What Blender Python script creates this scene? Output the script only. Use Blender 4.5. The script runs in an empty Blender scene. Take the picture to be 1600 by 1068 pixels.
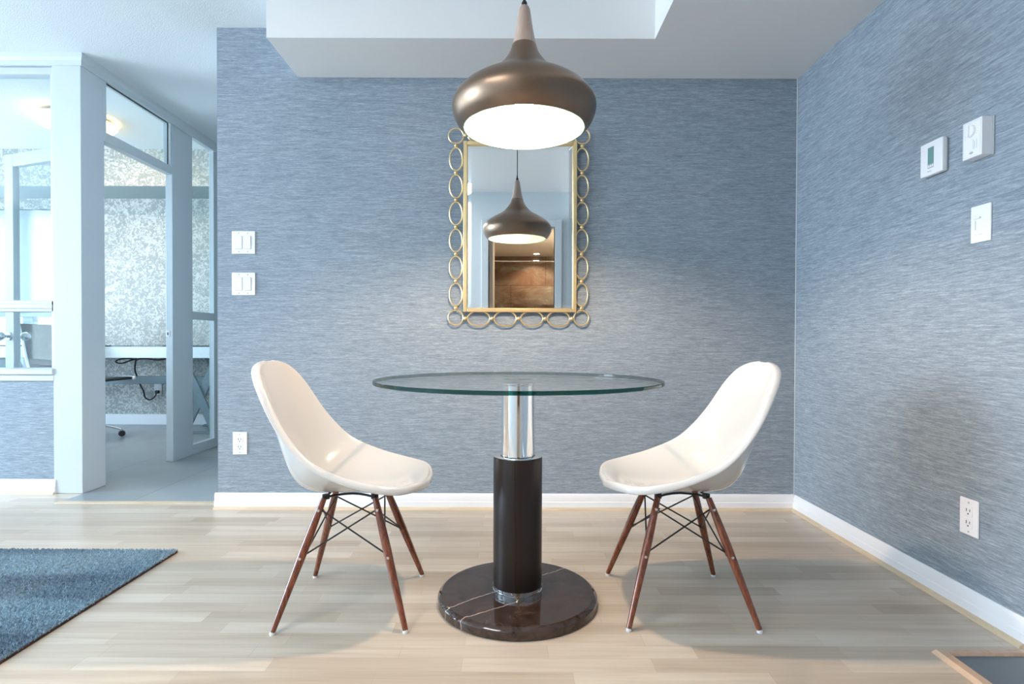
import bpy, bmesh, math, random
from mathutils import Vector, Matrix
random.seed(7)
SC = bpy.context.scene
COL = SC.collection
PI = math.pi
EYE = 0.873

# ------------------------------------------------------------------ camera
cam = bpy.data.cameras.new('camera'); camo = bpy.data.objects.new('camera', cam); COL.objects.link(camo)
cam.lens = 20.0; cam.sensor_width = 36.0; cam.sensor_fit = 'HORIZONTAL'
PITCH = math.radians(0.65); ROLL = math.radians(0.17)
camo.location = (0, 0, EYE)
camo.matrix_world = Matrix.Translation((0, 0, EYE)) @ Matrix.Rotation(PI/2 - PITCH, 4, 'X') @ Matrix.Rotation(ROLL, 4, 'Z')
cam.shift_y = 888.9*math.tan(PITCH)/1600.0 + 0.6/1600
cam.shift_x = 2.0/1600
cam.clip_start = 0.02; cam.clip_end = 500
SC.camera = camo

# ------------------------------------------------------------------ world, exposure
w = bpy.data.worlds.new('sky'); SC.world = w; w.use_nodes = True
nt = w.node_tree; nt.nodes.clear()
bg = nt.nodes.new('ShaderNodeBackground'); wo = nt.nodes.new('ShaderNodeOutputWorld')
tc = nt.nodes.new('ShaderNodeTexCoord'); sp = nt.nodes.new('ShaderNodeSeparateXYZ'); rp = nt.nodes.new('ShaderNodeValToRGB')
rp.color_ramp.elements[0].position = 0.0; rp.color_ramp.elements[0].color = (0.86, 0.93, 1.0, 1)
rp.color_ramp.elements[1].position = 0.6; rp.color_ramp.elements[1].color = (0.45, 0.68, 1.0, 1)
nt.links.new(tc.outputs['Generated'], sp.inputs[0]); nt.links.new(sp.outputs['Z'], rp.inputs[0])
nt.links.new(rp.outputs[0], bg.inputs['Color']); bg.inputs['Strength'].default_value = 2.2
nt.links.new(bg.outputs[0], wo.inputs['Surface'])

SC.view_settings.view_transform = 'Standard'
SC.view_settings.look = 'None'
SC.view_settings.exposure = 1.1
SC.view_settings.gamma = 1.0
SC.view_settings.use_curve_mapping = False
SC.cycles.use_denoising = True
SC.cycles.max_bounces = 12
SC.cycles.diffuse_bounces = 6
SC.cycles.glossy_bounces = 6
SC.cycles.transparent_max_bounces = 16
SC.cycles.caustics_reflective = False
SC.cycles.caustics_refractive = False
SC.cycles.sample_clamp_indirect = 6.0

def area(name, loc, direction, sx, sy, power, color):
    l = bpy.data.lights.new(name, 'AREA'); l.shape = 'RECTANGLE'; l.size = sx; l.size_y = sy
    l.energy = power; l.color = color
    o = bpy.data.objects.new(name, l); COL.objects.link(o); o.location = loc
    o.rotation_euler = Vector(direction).to_track_quat('-Z', 'Y').to_euler()
    return o
# daylight entering the living-room window; added fill for the office through an unseen side window
area('daylight_living_room_window', (-6.33, 1.35, 1.35), (1, 0.0, -0.05), 2.2, 3.0, 205, (0.60, 0.81, 1.0))
area('office_side_fill', (-6.33, 4.6, 1.35), (1, 0, -0.05), 1.9, 2.0, 30, (0.70, 0.88, 1.0))

# added fill light under the living-room ceiling, unseen and without a lamp body
area('living_room_fill', (-1.4, 0.25, 2.48), (0.12, 0.12, -1), 1.1, 1.1, 34, (1.0, 0.98, 0.96))

# ------------------------------------------------------------------ materials
def mat(name, base=(0.8, 0.8, 0.8), rough=0.5, metal=0.0, spec=0.5, coat=0.0, emit=None, estr=0.0):
    m = bpy.data.materials.new(name); m.use_nodes = True
    b = m.node_tree.nodes['Principled BSDF']
    b.inputs['Base Color'].default_value = (*base, 1); b.inputs['Roughness'].default_value = rough
    b.inputs['Metallic'].default_value = metal; b.inputs['Specular IOR Level'].default_value = spec
    b.inputs['Coat Weight'].default_value = coat; b.inputs['Coat Roughness'].default_value = 0.05
    if emit:
        b.inputs['Emission Color'].default_value = (*emit, 1); b.inputs['Emission Strength'].default_value = estr
    return m
class NT:
    """small helper around a material's node tree"""
    def __init__(s, m): s.m = m; s.t = m.node_tree; s.b = s.t.nodes['Principled BSDF']
    def n(s, kind, **kw):
        x = s.t.nodes.new(kind)
        for k, v in kw.items(): setattr(x, k, v)
        return x
    def l(s, a, b): s.t.links.new(a, b)
    def coords(s, scale, loc=(0, 0, 0), rot=(0, 0, 0), kind='Object'):
        t = s.n('ShaderNodeTexCoord'); mp = s.n('ShaderNodeMapping')
        mp.inputs['Scale'].default_value = scale; mp.inputs['Location'].default_value = loc; mp.inputs['Rotation'].default_value = rot
        s.l(t.outputs[kind], mp.inputs['Vector']); return mp.outputs[0]
    def noise(s, vec, scale=1.0, detail=3.0, rough=0.55, dist=0.0):
        x = s.n('ShaderNodeTexNoise'); x.inputs['Scale'].default_value = scale; x.inputs['Detail'].default_value = detail
        x.inputs['Roughness'].default_value = rough; x.inputs['Distortion'].default_value = dist; s.l(vec, x.inputs['Vector']); return x.outputs['Fac']
    def ramp(s, fac, stops, interp='LINEAR'):
        r = s.n('ShaderNodeValToRGB'); r.color_ramp.interpolation = interp
        while len(r.color_ramp.elements) < len(stops): r.color_ramp.elements.new(0.5)
        for e, (p, c) in zip(r.color_ramp.elements, stops): e.position = p; e.color = (*c, 1)
        s.l(fac, r.inputs[0]); return r.outputs[0]
    def mix(s, a, b, fac, mode='MIX'):
        x = s.n('ShaderNodeMix', data_type='RGBA', blend_type=mode)
        for sock, v in ((x.inputs['Factor'], fac), (x.inputs['A'], a), (x.inputs['B'], b)):
            if hasattr(v, 'node'): s.l(v, sock)
            elif isinstance(v, (int, float)): sock.default_value = v
            else: sock.default_value = (*v, 1)
        return x.outputs['Result']
    def math(s, op, a, b=0.0, c=0.0):
        x = s.n('ShaderNodeMath', operation=op)
        for i, v in enumerate((a, b, c)):
            if hasattr(v, 'node'): s.l(v, x.inputs[i])
            else: x.inputs[i].default_value = v
        return x.outputs[0]
    def bump(s, h, strength=0.3, dist=0.002):
        x = s.n('ShaderNodeBump'); x.inputs['Strength'].default_value = strength; x.inputs['Distance'].default_value = dist
        s.l(h, x.inputs['Height']); s.l(x.outputs[0], s.b.inputs['Normal'])
    def base(s, c): s.l(c, s.b.inputs['Base Color'])

def grasscloth(name, dark, mid, light):
    m = mat(name, rough=0.72, spec=0.25); N = NT(m)
    v1 = N.coords((30, 30, 620)); v2 = N.coords((11, 11, 230)); v3 = N.coords((90, 90, 800)); v4 = N.coords((1.2, 1.2, 1.6))
    a = N.noise(v1, 1, 4, 0.6); b = N.noise(v2, 1, 3, 0.6); c = N.noise(v3, 1, 2); d = N.noise(v4, 1, 2)
    f = N.math('ADD', N.math('MULTIPLY', a, 0.45), N.math('ADD', N.math('MULTIPLY', b, 0.35), N.math('MULTIPLY', c, 0.20)))
    col = N.ramp(f, [(0.33, dark), (0.50, mid), (0.67, light)])
    col = N.mix(col, N.ramp(d, [(0.3, (0.92, 0.94, 0.97)), (0.7, (1, 1, 1))]), 1.0, 'MULTIPLY')
    N.base(col); N.bump(f, 0.35, 0.002)
    return m
M = {}
M['paper'] = grasscloth('grasscloth_wallpaper', (0.138, 0.171, 0.203), (0.277, 0.326, 0.374), (0.500, 0.548, 0.600))

def plaster(name, c, scale=260, strength=0.25):
    m = mat(name, c, 0.85, spec=0.2); N = NT(m)
    f = N.noise(N.coords((1, 1, 1)), scale, 2, 0.6); N.bump(f, strength, 0.004); return m
M['popcorn'] = plaster('stippled_ceiling_plaster', (0.74, 0.77, 0.79), 150, 0.55)
M['ceil'] = plaster('smooth_ceiling_paint', (0.78, 0.775, 0.77), 300, 0.03)
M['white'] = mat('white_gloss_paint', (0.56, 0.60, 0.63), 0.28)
M['base'] = mat('white_baseboard_paint', (0.86, 0.86, 0.88), 0.35)
M['plainwall'] = plaster('pale_blue_paint', (0.55, 0.60, 0.63), 300, 0.05)

def wood_floor():
    m = mat('pale_laminate_strips', rough=0.30, spec=0.45); N = NT(m)
    v = N.coords((1, 1, 1), loc=(0.13, 0.02, 0))
    br = N.n('ShaderNodeTexBrick'); br.offset = 0.43; br.offset_frequency = 2; br.squash = 0.8; br.squash_frequency = 3
    br.inputs['Scale'].default_value = 1.0; br.inputs['Brick Width'].default_value = 0.52; br.inputs['Row Height'].default_value = 0.066
    br.inputs['Mortar Size'].default_value = 0.0006; br.inputs['Mortar Smooth'].default_value = 0.2; br.inputs['Bias'].default_value = 0.0
    br.inputs['Color1'].default_value = (0, 0, 0, 1); br.inputs['Color2'].default_value = (1, 1, 1, 1); br.inputs['Mortar'].default_value = (0.2, 0.2, 0.2, 1)
    N.l(v, br.inputs['Vector'])
    g1 = N.noise(N.coords((2.2, 46, 1)), 1, 4, 0.6, 0.6); g2 = N.noise(N.coords((0.8, 7, 1)), 1, 3, 0.5, 1.2)
    plank = N.ramp(br.outputs['Color'], [(0.0, (0.50, 0.415, 0.325)), (0.5, (0.575, 0.49, 0.395)), (1.0, (0.65, 0.57, 0.475))])
    col = N.mix(plank, N.ramp(g1, [(0.3, (0.86, 0.84, 0.82)), (0.6, (1, 1, 1))]), 1.0, 'MULTIPLY')
    col = N.mix(col, N.ramp(g2, [(0.35, (0.90, 0.87, 0.84)), (0.6, (1.0, 1.0, 1.0))]), 1.0, 'MULTIPLY')
    col = N.mix(col, (0.36, 0.28, 0.20), N.math('MULTIPLY', br.outputs['Fac'], 0.55))
    N.base(col); N.bump(g1, 0.04, 0.001)
    return m
M['floor'] = wood_floor()
def tile_floor(name, c1, c2, w_, h_, grout, rough=0.35):
    m = mat(name, rough=rough); N = NT(m)
    br = N.n('ShaderNodeTexBrick'); br.offset = 0.5
    br.inputs['Scale'].default_value = 1.0; br.inputs['Brick Width'].default_value = w_; br.inputs['Row Height'].default_value = h_
    br.inputs['Mortar Size'].default_value = 0.003; br.inputs['Color1'].default_value = (*c1, 1); br.inputs['Color2'].default_value = (*c2, 1)
    br.inputs['Mortar'].default_value = (*grout, 1)
    N.l(N.coords((1, 1, 1), rot=(0, 0, PI/2), loc=(0.1, 0.27, 0)), br.inputs['Vector'])
    f = N.noise(N.coords((1, 1, 1)), 4, 4)
    N.base(N.mix(br.outputs['Color'], N.ramp(f, [(0.3, (0.85, 0.86, 0.87)), (0.7, (1, 1, 1))]), 1.0, 'MULTIPLY')); return m
M['tile'] = tile_floor('large_grey_floor_tile', (0.30, 0.33, 0.34), (0.335, 0.36, 0.37), 1.2, 0.6, (0.17, 0.18, 0.19), 0.3)
M['slate'] = tile_floor('dark_blue_grey_tile', (0.13, 0.16, 0.19), (0.14, 0.17, 0.20), 0.6, 0.6, (0.1, 0.1, 0.1), 0.4)

def damask():
    m = mat('silver_floral_wallpaper', rough=0.42, spec=0.5); N = NT(m)
    v = N.coords((1, 1, 1))
    n1 = N.noise(v, 24, 2, 0.55, 1.8); n2 = N.noise(v, 5, 2, 0.5, 0.5)
    f = N.math('ADD', N.math('MULTIPLY', n1, 0.8), N.math('MULTIPLY', n2, 0.2))
    col = N.ramp(f, [(0.42, (0.30, 0.32, 0.31)), (0.49, (0.35, 0.36, 0.345)), (0.53, (0.48, 0.49, 0.47)), (0.60, (0.58, 0.59, 0.57))])
    N.base(col); return m
M['damask'] = damask()
M['soffit'] = mat('teal_grey_soffit_paint', (0.30, 0.37, 0.39), 0.6)

def wood(name, dark, light, rough=0.3, axis=(60, 60, 4), coat=0.3):
    m = mat(name, rough=rough, coat=coat); N = NT(m)
    f = N.noise(N.coords(axis), 1, 4, 0.6, 0.8); N.base(N.ramp(f, [(0.3, dark), (0.7, light)])); return m
M['legwood'] = wood('reddish_walnut_wood', (0.085, 0.016, 0.005), (0.27, 0.070, 0.022), 0.22, (90, 90, 6), 0.6)
M['trimwood'] = wood('pale_wood_moulding', (0.58, 0.45, 0.30), (0.70, 0.57, 0.42), 0.4, (5, 5, 60), 0)
M['pinkwood'] = wood('pinkish_oak_edge', (0.50, 0.33, 0.22), (0.64, 0.45, 0.32), 0.35, (30, 5, 30), 0)
M['pendwood'] = wood('pale_walnut_neck', (0.36, 0.24, 0.19), (0.50, 0.37, 0.30), 0.35, (50, 50, 5), 0.2)
M['shell'] = mat('white_glossy_shell_plastic', (0.66, 0.655, 0.645), 0.12, spec=0.55, coat=0.5)
M['black'] = mat('black_painted_wire', (0.012, 0.012, 0.014), 0.35)
M['chrome'] = mat('polished_chrome', (0.86, 0.87, 0.88), 0.05, 1.0)
M['zinc'] = mat('zinc_bolt', (0.70, 0.68, 0.66), 0.25, 1.0)
M['glide'] = mat('clear_plastic_glide', (0.75, 0.78, 0.80), 0.15)
M['gold'] = mat('pale_gold_metal', (0.80, 0.61, 0.33), 0.30, 0.85)
M['mirror'] = mat('silvered_mirror_glass', (0.93, 0.95, 0.95), 0.0, 1.0)
M['bronze'] = mat('brushed_bronze_metal', (0.25, 0.170, 0.120), 0.36, 0.92)
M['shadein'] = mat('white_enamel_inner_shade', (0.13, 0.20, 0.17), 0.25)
M['bulb'] = mat('glowing_lamp_bulb', (1, 1, 1), 0.3, emit=(1.0, 0.72, 0.50), estr=700)
M['leather'] = mat('dark_espresso_leather', (0.020, 0.012, 0.010), 0.33, spec=0.3)
N = NT(M['leather']); N.bump(N.noise(N.coords((1, 1, 1)), 380, 2), 0.12, 0.001)
M['device'] = mat('white_device_plastic', (0.85, 0.85, 0.88), 0.35)
M['devgrey'] = mat('pale_grey_print', (0.42, 0.44, 0.47), 0.5)
M['slot'] = mat('dark_socket_slot', (0.05, 0.05, 0.055), 0.6)
M['lcd'] = mat('green_grey_lcd', (0.17, 0.33, 0.32), 0.25)
M['deskwhite'] = mat('white_lacquer_desk', (0.72, 0.77, 0.80), 0.25)
M['deskleg'] = mat('grey_painted_trestle', (0.17, 0.22, 0.25), 0.45)
M['mesh'] = mat('black_chair_mesh', (0.03, 0.035, 0.04), 0.6)
M['cable'] = mat('black_cable_rubber', (0.01, 0.01, 0.012), 0.5)
M['alu'] = mat('polished_aluminium', (0.70, 0.72, 0.74), 0.2, 1.0)
M['winframe'] = mat('grey_blue_window_frame', (0.20, 0.29, 0.34), 0.4)
M['lampglass'] = mat('glowing_frosted_dome_glass', (0.9, 0.85, 0.7), 0.4, emit=(1.0, 0.74, 0.36), estr=7.0)
M['downlight'] = mat('glowing_downlight_lens', (1, 1, 1), 0.4, emit=(1.0, 0.75, 0.45), estr=25)
M['bathwall'] = mat('warm_beige_paint', (0.66, 0.58, 0.48), 0.6)
def shade_mat():
    m = mat('white_roller_shade_cloth', (0.85, 0.88, 0.90), 0.9); N = NT(m)
    tr = N.n('ShaderNodeBsdfTranslucent'); tr.inputs[0].default_value = (0.80, 0.87, 0.93, 1)
    mx = N.n('ShaderNodeMixShader'); mx.inputs[0].default_value = 0.65
    out = N.t.nodes['Material Output']; N.l(N.b.outputs[0], mx.inputs[1]); N.l(tr.outputs[0], mx.inputs[2]); N.l(mx.outputs[0], out.inputs['Surface']); return m
M['shadecloth'] = shade_mat()
def glass(name, tint, ior=1.5, rough=0.0):
    """clear sheet: straight-through transmission with Fresnel reflection"""
    m = bpy.data.materials.new(name); m.use_nodes = True; t = m.node_tree; t.nodes.clear()
    tr = t.nodes.new('ShaderNodeBsdfTransparent'); tr.inputs[0].default_value = (*tint, 1)
    gl = t.nodes.new('ShaderNodeBsdfGlossy'); gl.inputs['Roughness'].default_value = rough
    fr = t.nodes.new('ShaderNodeFresnel'); ge = t.nodes.new('ShaderNodeNewGeometry'); mr = t.nodes.new('ShaderNodeMapRange')
    mr.inputs['To Min'].default_value = ior; mr.inputs['To Max'].default_value = 1.0/ior   # same reflectance from both sides
    t.links.new(ge.outputs['Backfacing'], mr.inputs['Value']); t.links.new(mr.outputs[0], fr.inputs[0])
    mx = t.nodes.new('ShaderNodeMixShader'); out = t.nodes.new('ShaderNodeOutputMaterial')
    t.links.new(fr.outputs[0], mx.inputs[0]); t.links.new(tr.outputs[0], mx.inputs[1]); t.links.new(gl.outputs[0], mx.inputs[2]); t.links.new(mx.outputs[0], out.inputs[0])
    return m
M['pane'] = glass('clear_window_glass', (0.95, 0.985, 0.99), 1.45)
M['tableglass'] = glass('clear_table_glass', (0.99, 0.997, 0.993), 1.045)
M['glassedge'] = glass('green_polished_glass_edge', (0.02, 0.13, 0.11), 1.5, 0.03)

def marble():
    m = mat('dark_brown_veined_marble', rough=0.06, spec=0.6); N = NT(m)
    t = N.n('ShaderNodeTexCoord'); s = N.n('ShaderNodeSeparateXYZ'); N.l(t.outputs['Object'], s.inputs[0])
    wob = N.noise(N.coords((1, 1, 1)), 14, 3, 0.6); wob = N.math('MULTIPLY', N.math('SUBTRACT', wob, 0.5), 0.03)
    x, y = s.outputs['X'], s.outputs['Y']
    def vein(px, py, dx, dy, width):
        d = N.math('SUBTRACT', N.math('MULTIPLY', N.math('SUBTRACT', x, px), dy), N.math('MULTIPLY', N.math('SUBTRACT', y, py), dx))
        return N.math('LESS_THAN', N.math('ABSOLUTE', N.math('ADD', d, wob)), width)
    v1 = vein(-0.242, -0.148, 0.783, 0.622, 0.0012)
    v2 = N.math('MULTIPLY', vein(-0.187, -0.216, 0.82, 0.567, 0.0011), N.math('LESS_THAN', x, 0.03))
    cl = N.ramp(N.noise(N.coords((1, 1, 1)), 22, 5, 0.65, 0.8), [(0.35, (0.022, 0.012, 0.009)), (0.7, (0.070, 0.043, 0.033))])
    spk = N.noise(N.coords((18, 60, 18), rot=(0, 0, 0.4)), 1, 3, 0.6)
    cl = N.mix(cl, (0.16, 0.12, 0.10), N.math('GREATER_THAN', spk, 0.745))
    cl = N.mix(cl, (0.55, 0.43, 0.38), N.math('MAXIMUM', v1, v2)); N.base(cl); return m
M['marble'] = marble()
def stone():
    m = mat('rust_brown_stone_tile', rough=0.3); N = NT(m)
    f = N.noise(N.coords((1, 1, 1.6)), 1.8, 6, 0.65, 0.6)
    col = N.ramp(f, [(0.30, (0.05, 0.025, 0.012)), (0.46, (0.12, 0.062, 0.032)), (0.58, (0.17, 0.13, 0.09)), (0.72, (0.36, 0.32, 0.26))])
    br = N.n('ShaderNodeTexBrick'); br.inputs['Scale'].default_value = 1; br.inputs['Brick Width'].default_value = 1.2; br.inputs['Row Height'].default_value = 0.6
    br.inputs['Mortar Size'].default_value = 0.004; br.inputs['Color1'].default_value = (1, 1, 1, 1); br.inputs['Color2'].default_value = (0.85, 0.85, 0.85, 1); br.inputs['Mortar'].default_value = (0.2, 0.15, 0.1, 1)
    N.l(N.coords((1, 1, 1), rot=(PI/2, 0, 0)), br.inputs['Vector'])
    N.base(N.mix(col, br.outputs['Color'], 1.0, 'MULTIPLY')); return m
M['stone'] = stone()
def rug_mat(name, v=1.0):
    m = mat(name, rough=0.95, spec=0.1); N = NT(m)
    a = N.noise(N.coords((1, 1, 1)), 85, 3, 0.6); b = N.noise(N.coords((0.9, 4.5, 1)), 1.0, 2, 0.5)
    c1 = N.ramp(a, [(0.3, (0.07*v, 0.10*v, 0.125*v)), (0.65, (0.14*v, 0.20*v, 0.24*v))])
    N.base(N.mix(c1, N.ramp(b, [(0.38, (0.72, 0.72, 0.76)), (0.62, (1.2, 1.2, 1.18))]), 1.0, 'MULTIPLY')); return m
M['rug'] = rug_mat('slate_blue_shag_pile', 2.0)
M['rugback'] = mat('dark_rust_rug_backing', (0.07, 0.03, 0.02), 0.9)
def facade(name, wall, win):
    m = mat(name, wall, 0.7); N = NT(m)
    br = N.n('ShaderNodeTexBrick'); br.offset = 0.0; br.inputs['Scale'].default_value = 1; br.inputs['Brick Width'].default_value = 3.2; br.inputs['Row Height'].default_value = 3.0
    br.inputs['Mortar Size'].default_value = 0.7; br.inputs['Mortar Smooth'].default_value = 0; br.inputs['Color1'].default_value = (*win, 1); br.inputs['Color2'].default_value = (win[0]*0.7, win[1]*0.7, win[2]*0.7, 1)
    br.inputs['Mortar'].default_value = (*wall, 1); N.l(N.coords((1, 1, 1), rot=(PI/2, 0, 0)), br.inputs['Vector']); N.base(br.outputs['Color']); return m
M['fac1'] = facade('pale_tower_facade', (0.55, 0.62, 0.66), (0.10, 0.18, 0.23))
M['fac2'] = facade('white_tower_facade', (0.80, 0.84, 0.86), (0.20, 0.30, 0.36))
M['fac3'] = facade('blue_glass_facade', (0.28, 0.40, 0.48), (0.08, 0.16, 0.22))
M['ground'] = mat('distant_city_ground', (0.16, 0.20, 0.21), 0.9)

# ------------------------------------------------------------------ mesh helpers
def finish(bm, name, m, parent=None, bevel=0.0, seg=2, sharp=35, sub=0, mats=None):
    bmesh.ops.recalc_face_normals(bm, faces=bm.faces[:])
    for f in bm.faces: f.smooth = True
    for e in bm.edges:
        if len(e.link_faces) == 2 and e.calc_face_angle(0) > math.radians(sharp): e.smooth = False
    me = bpy.data.meshes.new(name); bm.to_mesh(me); bm.free()
    for x in (mats or [m]): me.materials.append(x)
    o = bpy.data.objects.new(name, me); COL.objects.link(o)
    if parent: o.parent = parent
    if bevel:
        b = o.modifiers.new('bevel', 'BEVEL'); b.width = bevel; b.segments = seg; b.limit_method = 'ANGLE'; b.harden_normals = False
    if sub:
        s = o.modifiers.new('sub', 'SUBSURF'); s.levels = sub; s.render_levels = sub
    return o
def box(bm, x0, x1, y0, y1, z0, z1, mi=0):
    vs = [bm.verts.new(p) for p in ((x0,y0,z0),(x1,y0,z0),(x1,y1,z0),(x0,y1,z0),(x0,y0,z1),(x1,y0,z1),(x1,y1,z1),(x0,y1,z1))]
    for f in ((0,3,2,1),(4,5,6,7),(0,1,5,4),(1,2,6,5),(2,3,7,6),(3,0,4,7)):
        fc = bm.faces.new([vs[i] for i in f]); fc.material_index = mi
    return vs
def boxes(name, lst, m, parent=None, bevel=0.0, seg=2):
    bm = bmesh.new()
    for b in lst: box(bm, *b)
    return finish(bm, name, m, parent, bevel, seg)
def lathe(bm, prof, n=64, cx=0, cy=0, closed=False, mi=None):
    rings = []
    for (r, z) in prof:
        if r < 1e-6: rings.append([bm.verts.new((cx, cy, z))])
        else: rings.append([bm.verts.new((cx + r*math.cos(2*PI*i/n), cy + r*math.sin(2*PI*i/n), z)) for i in range(n)])
    for k in range(len(rings) - 1):
        a, b = rings[k], rings[k+1]
        for i in range(n):
            j = (i+1) % n
            if len(a) == 1 and len(b) == 1: continue
            if len(a) == 1: f = bm.faces.new((a[0], b[i], b[j]))
            elif len(b) == 1: f = bm.faces.new((a[i], a[j], b[0]))
            else: f = bm.faces.new((a[i], a[j], b[j], b[i]))
            if mi: f.material_index = mi[k]
    if closed:
        for rg, in ((rings[0],), (rings[-1],)):
            if len(rg) > 1: bm.faces.new(rg)
    return rings
def smooth_pts(pts, k=4, closed=False):
    out = []; n = len(pts); P = [Vector(p) for p in pts]
    rng = n if closed else n-1
    for i in range(rng):
        p0 = P[(i-1) % n] if closed or i > 0 else P[0]*2-P[1]
        p1, p2 = P[i], P[(i+1) % n]
        p3 = P[(i+2) % n] if closed or i+2 < n else P[-1]*2-P[-2]
        for j in range(k):
            t = j/k
            out.append(0.5*((2*p1) + (p2-p0)*t + (2*p0-5*p1+4*p2-p3)*t*t + (3*p1-p0-3*p2+p3)*t**3))
    if not closed: out.append(P[-1])
    return out
def tube(bm, pts, r, n=10, closed=False, caps=True):
    P = [Vector(p) for p in pts]; L = len(P)
    R = r if hasattr(r, '__len__') else [r]*L
    rings = []; up = None
    for i in range(L):
        if closed: t = (P[(i+1) % L]-P[i-1]).normalized()
        elif i == 0: t = (P[1]-P[0]).normalized()
        elif i == L-1: t = (P[-1]-P[-2]).normalized()
        else: t = (P[i+1]-P[i-1]).normalized()
        if up is None:
            up = Vector((0, 0, 1)) if abs(t.z) < 0.9 else Vector((1, 0, 0))
        u = (up - t*up.dot(t)).normalized(); v = t.cross(u); up = u
        rings.append([bm.verts.new(P[i] + (u*math.cos(2*PI*k/n) + v*math.sin(2*PI*k/n))*R[i]) for k in range(n)])
    for i in range(L if closed else L-1):
        a, b = rings[i], rings[(i+1) % L]
        for k in range(n): bm.faces.new((a[k], a[(k+1) % n], b[(k+1) % n], b[k]))
    if caps and not closed: bm.faces.new(rings[0]); bm.faces.new(rings[-1][::-1])
def tube_obj(name, pts, r, m, parent=None, n=10, closed=False):
    bm = bmesh.new(); tube(bm, pts, r, n, closed); return finish(bm, name, m, parent)
def ball(bm, c, r, n=16, sz=1.0):
    c = Vector(c); prof = [(r*math.sin(PI*k/8), -r*sz*math.cos(PI*k/8)) for k in range(9)]
    prof[0] = (0, prof[0][1]); prof[-1] = (0, prof[-1][1])
    rings = lathe(bm, prof, n)
    for rg in rings:
        for v in rg: v.co += c
def disc_to(bm, c, axis, r, h, n=20, r2=None):
    """short cylinder from c along axis"""
    c = Vector(c); a = Vector(axis).normalized(); q = a.to_track_quat('Z', 'Y').to_matrix(); r2 = r if r2 is None else r2
    rings = lathe(bm, [(0, 0), (r, 0), (r2, h), (0, h)], n)
    for rg in rings:
        for v in rg: v.co = c + q @ v.co
def thing(name, label, cat, loc=(0, 0, 0), rz=0.0, group=None):
    o = bpy.data.objects.new(name, None); COL.objects.link(o); o.location = loc; o.rotation_euler = (0, 0, rz)
    o.empty_display_size = 0.1; o['label'] = label; o['category'] = cat
    if group: o['group'] = group
    return o
def tag(o, label, cat, group=None):
    o['label'] = label; o['category'] = cat
    if group: o['group'] = group
    return o
def struct(o, label=None, cat=None):
    o['kind'] = 'structure'
    if label: o['label'] = label
    if cat: o['category'] = cat
    return o
def sroot(name, label, cat):
    o = bpy.data.objects.new(name, None); COL.objects.link(o); o['kind'] = 'structure'; o['label'] = label; o['category'] = cat; return o
def dup(root, loc, rz, label):
    r = root.copy(); COL.objects.link(r); r.location = loc; r.rotation_euler = (0, 0, rz); r['label'] = label
    for ch in list(root.children):
        c = ch.copy(); COL.objects.link(c); c.parent = r
        for g in list(ch.children):
            d = g.copy(); COL.objects.link(d); d.parent = c
    return r

# ------------------------------------------------------------------ the setting
XL, XR, YB, YN, ZC = -6.2, 1.487, 2.97, -0.42, 2.50
YO, ZO = 5.97, 2.716            # office back wall and ceiling
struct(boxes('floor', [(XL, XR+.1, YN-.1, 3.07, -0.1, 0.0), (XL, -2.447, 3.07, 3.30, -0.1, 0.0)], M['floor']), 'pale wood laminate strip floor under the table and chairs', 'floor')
struct(boxes('floor_office', [(XL, -2.447, 3.30, YO+.1, -0.1, 0.0), (-2.447, -1.40, 3.07, YO+.1, -0.1, 0.0)], M['tile']), 'large grey tile floor running into the office', 'floor')
struct(boxes('trim_1', [(-2.45, -1.53, 3.045, 3.085, -0.001, 0.005)], M['trimwood'], bevel=0.002), 'pale wood threshold strip between laminate and grey tile', 'threshold')
struct(boxes('wall_back', [(-1.53, XR+.12, YB, YB+.12, 0, 2.8)], M['paper']), 'blue grey grasscloth wall behind the table', 'wall')
struct(boxes('wall_right', [(XR, XR+.12, YN-.12, YB, 0, 2.8)], M['paper']), 'blue grey grasscloth wall on the right with thermostats', 'wall')
# wall behind the camera, with the doorway the mirror shows
struct(boxes('wall_front', [(XL, -0.25, YN-.12, YN, 0, 2.8), (0.485, XR, YN-.12, YN, 0, 2.8), (-0.25, 0.485, YN-.12, YN, 2.115, 2.8)], M['plainwall']), 'pale blue wall reflected in the mirror', 'wall')
struct(boxes('trim_2', [(-0.326, -0.25, YN-.01, YN+.02, 0, 2.19), (0.485, 0.56, YN-.01, YN+.02, 0, 2.19), (-0.25, 0.485, YN-.01, YN+.02, 2.115, 2.19),
                        (-0.262, -0.25, YN-.13, YN, 0, 2.115), (0.485, 0.497, YN-.13, YN, 0, 2.115)], M['white'], bevel=0.003), 'white door casing reflected in the mirror', 'door casing')
# left wall of the living room with its window (x = XL)
struct(boxes('wall_left', [(XL-.12, XL, YN-.12, -0.15, 0, 2.8), (XL-.12, XL, 2.85, 3.55, 0, 2.8), (XL-.12, XL, 5.65, YO, 0, 2.8), (XL-.12, XL, -0.15, 2.85, 0, 0.25),
                           (XL-.12, XL, -0.15, 2.85, 2.4, 2.8), (XL-.12, XL, 3.55, 5.65, 0, 0.35), (XL-.12, XL, 3.55, 5.65, 2.35, 2.8)], M['plainwall']), 'far left outer wall with windows', 'wall')
wl = sroot('window_1', 'large living room window on the left', 'window')
boxes('window_frame', [(XL-.07, XL-.02, -0.15, -0.09, 0.25, 2.4), (XL-.07, XL-.02, 2.79, 2.85, 0.25, 2.4), (XL-.07, XL-.02, 1.32, 1.38, 0.25, 2.4),
                       (XL-.07, XL-.02, -0.15, 2.85, 0.25, 0.31), (XL-.07, XL-.02, -0.15, 2.85, 2.34, 2.4)], M['white'], wl)
wl = sroot('window_2', 'unseen office side window added to light the office', 'window')
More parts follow.
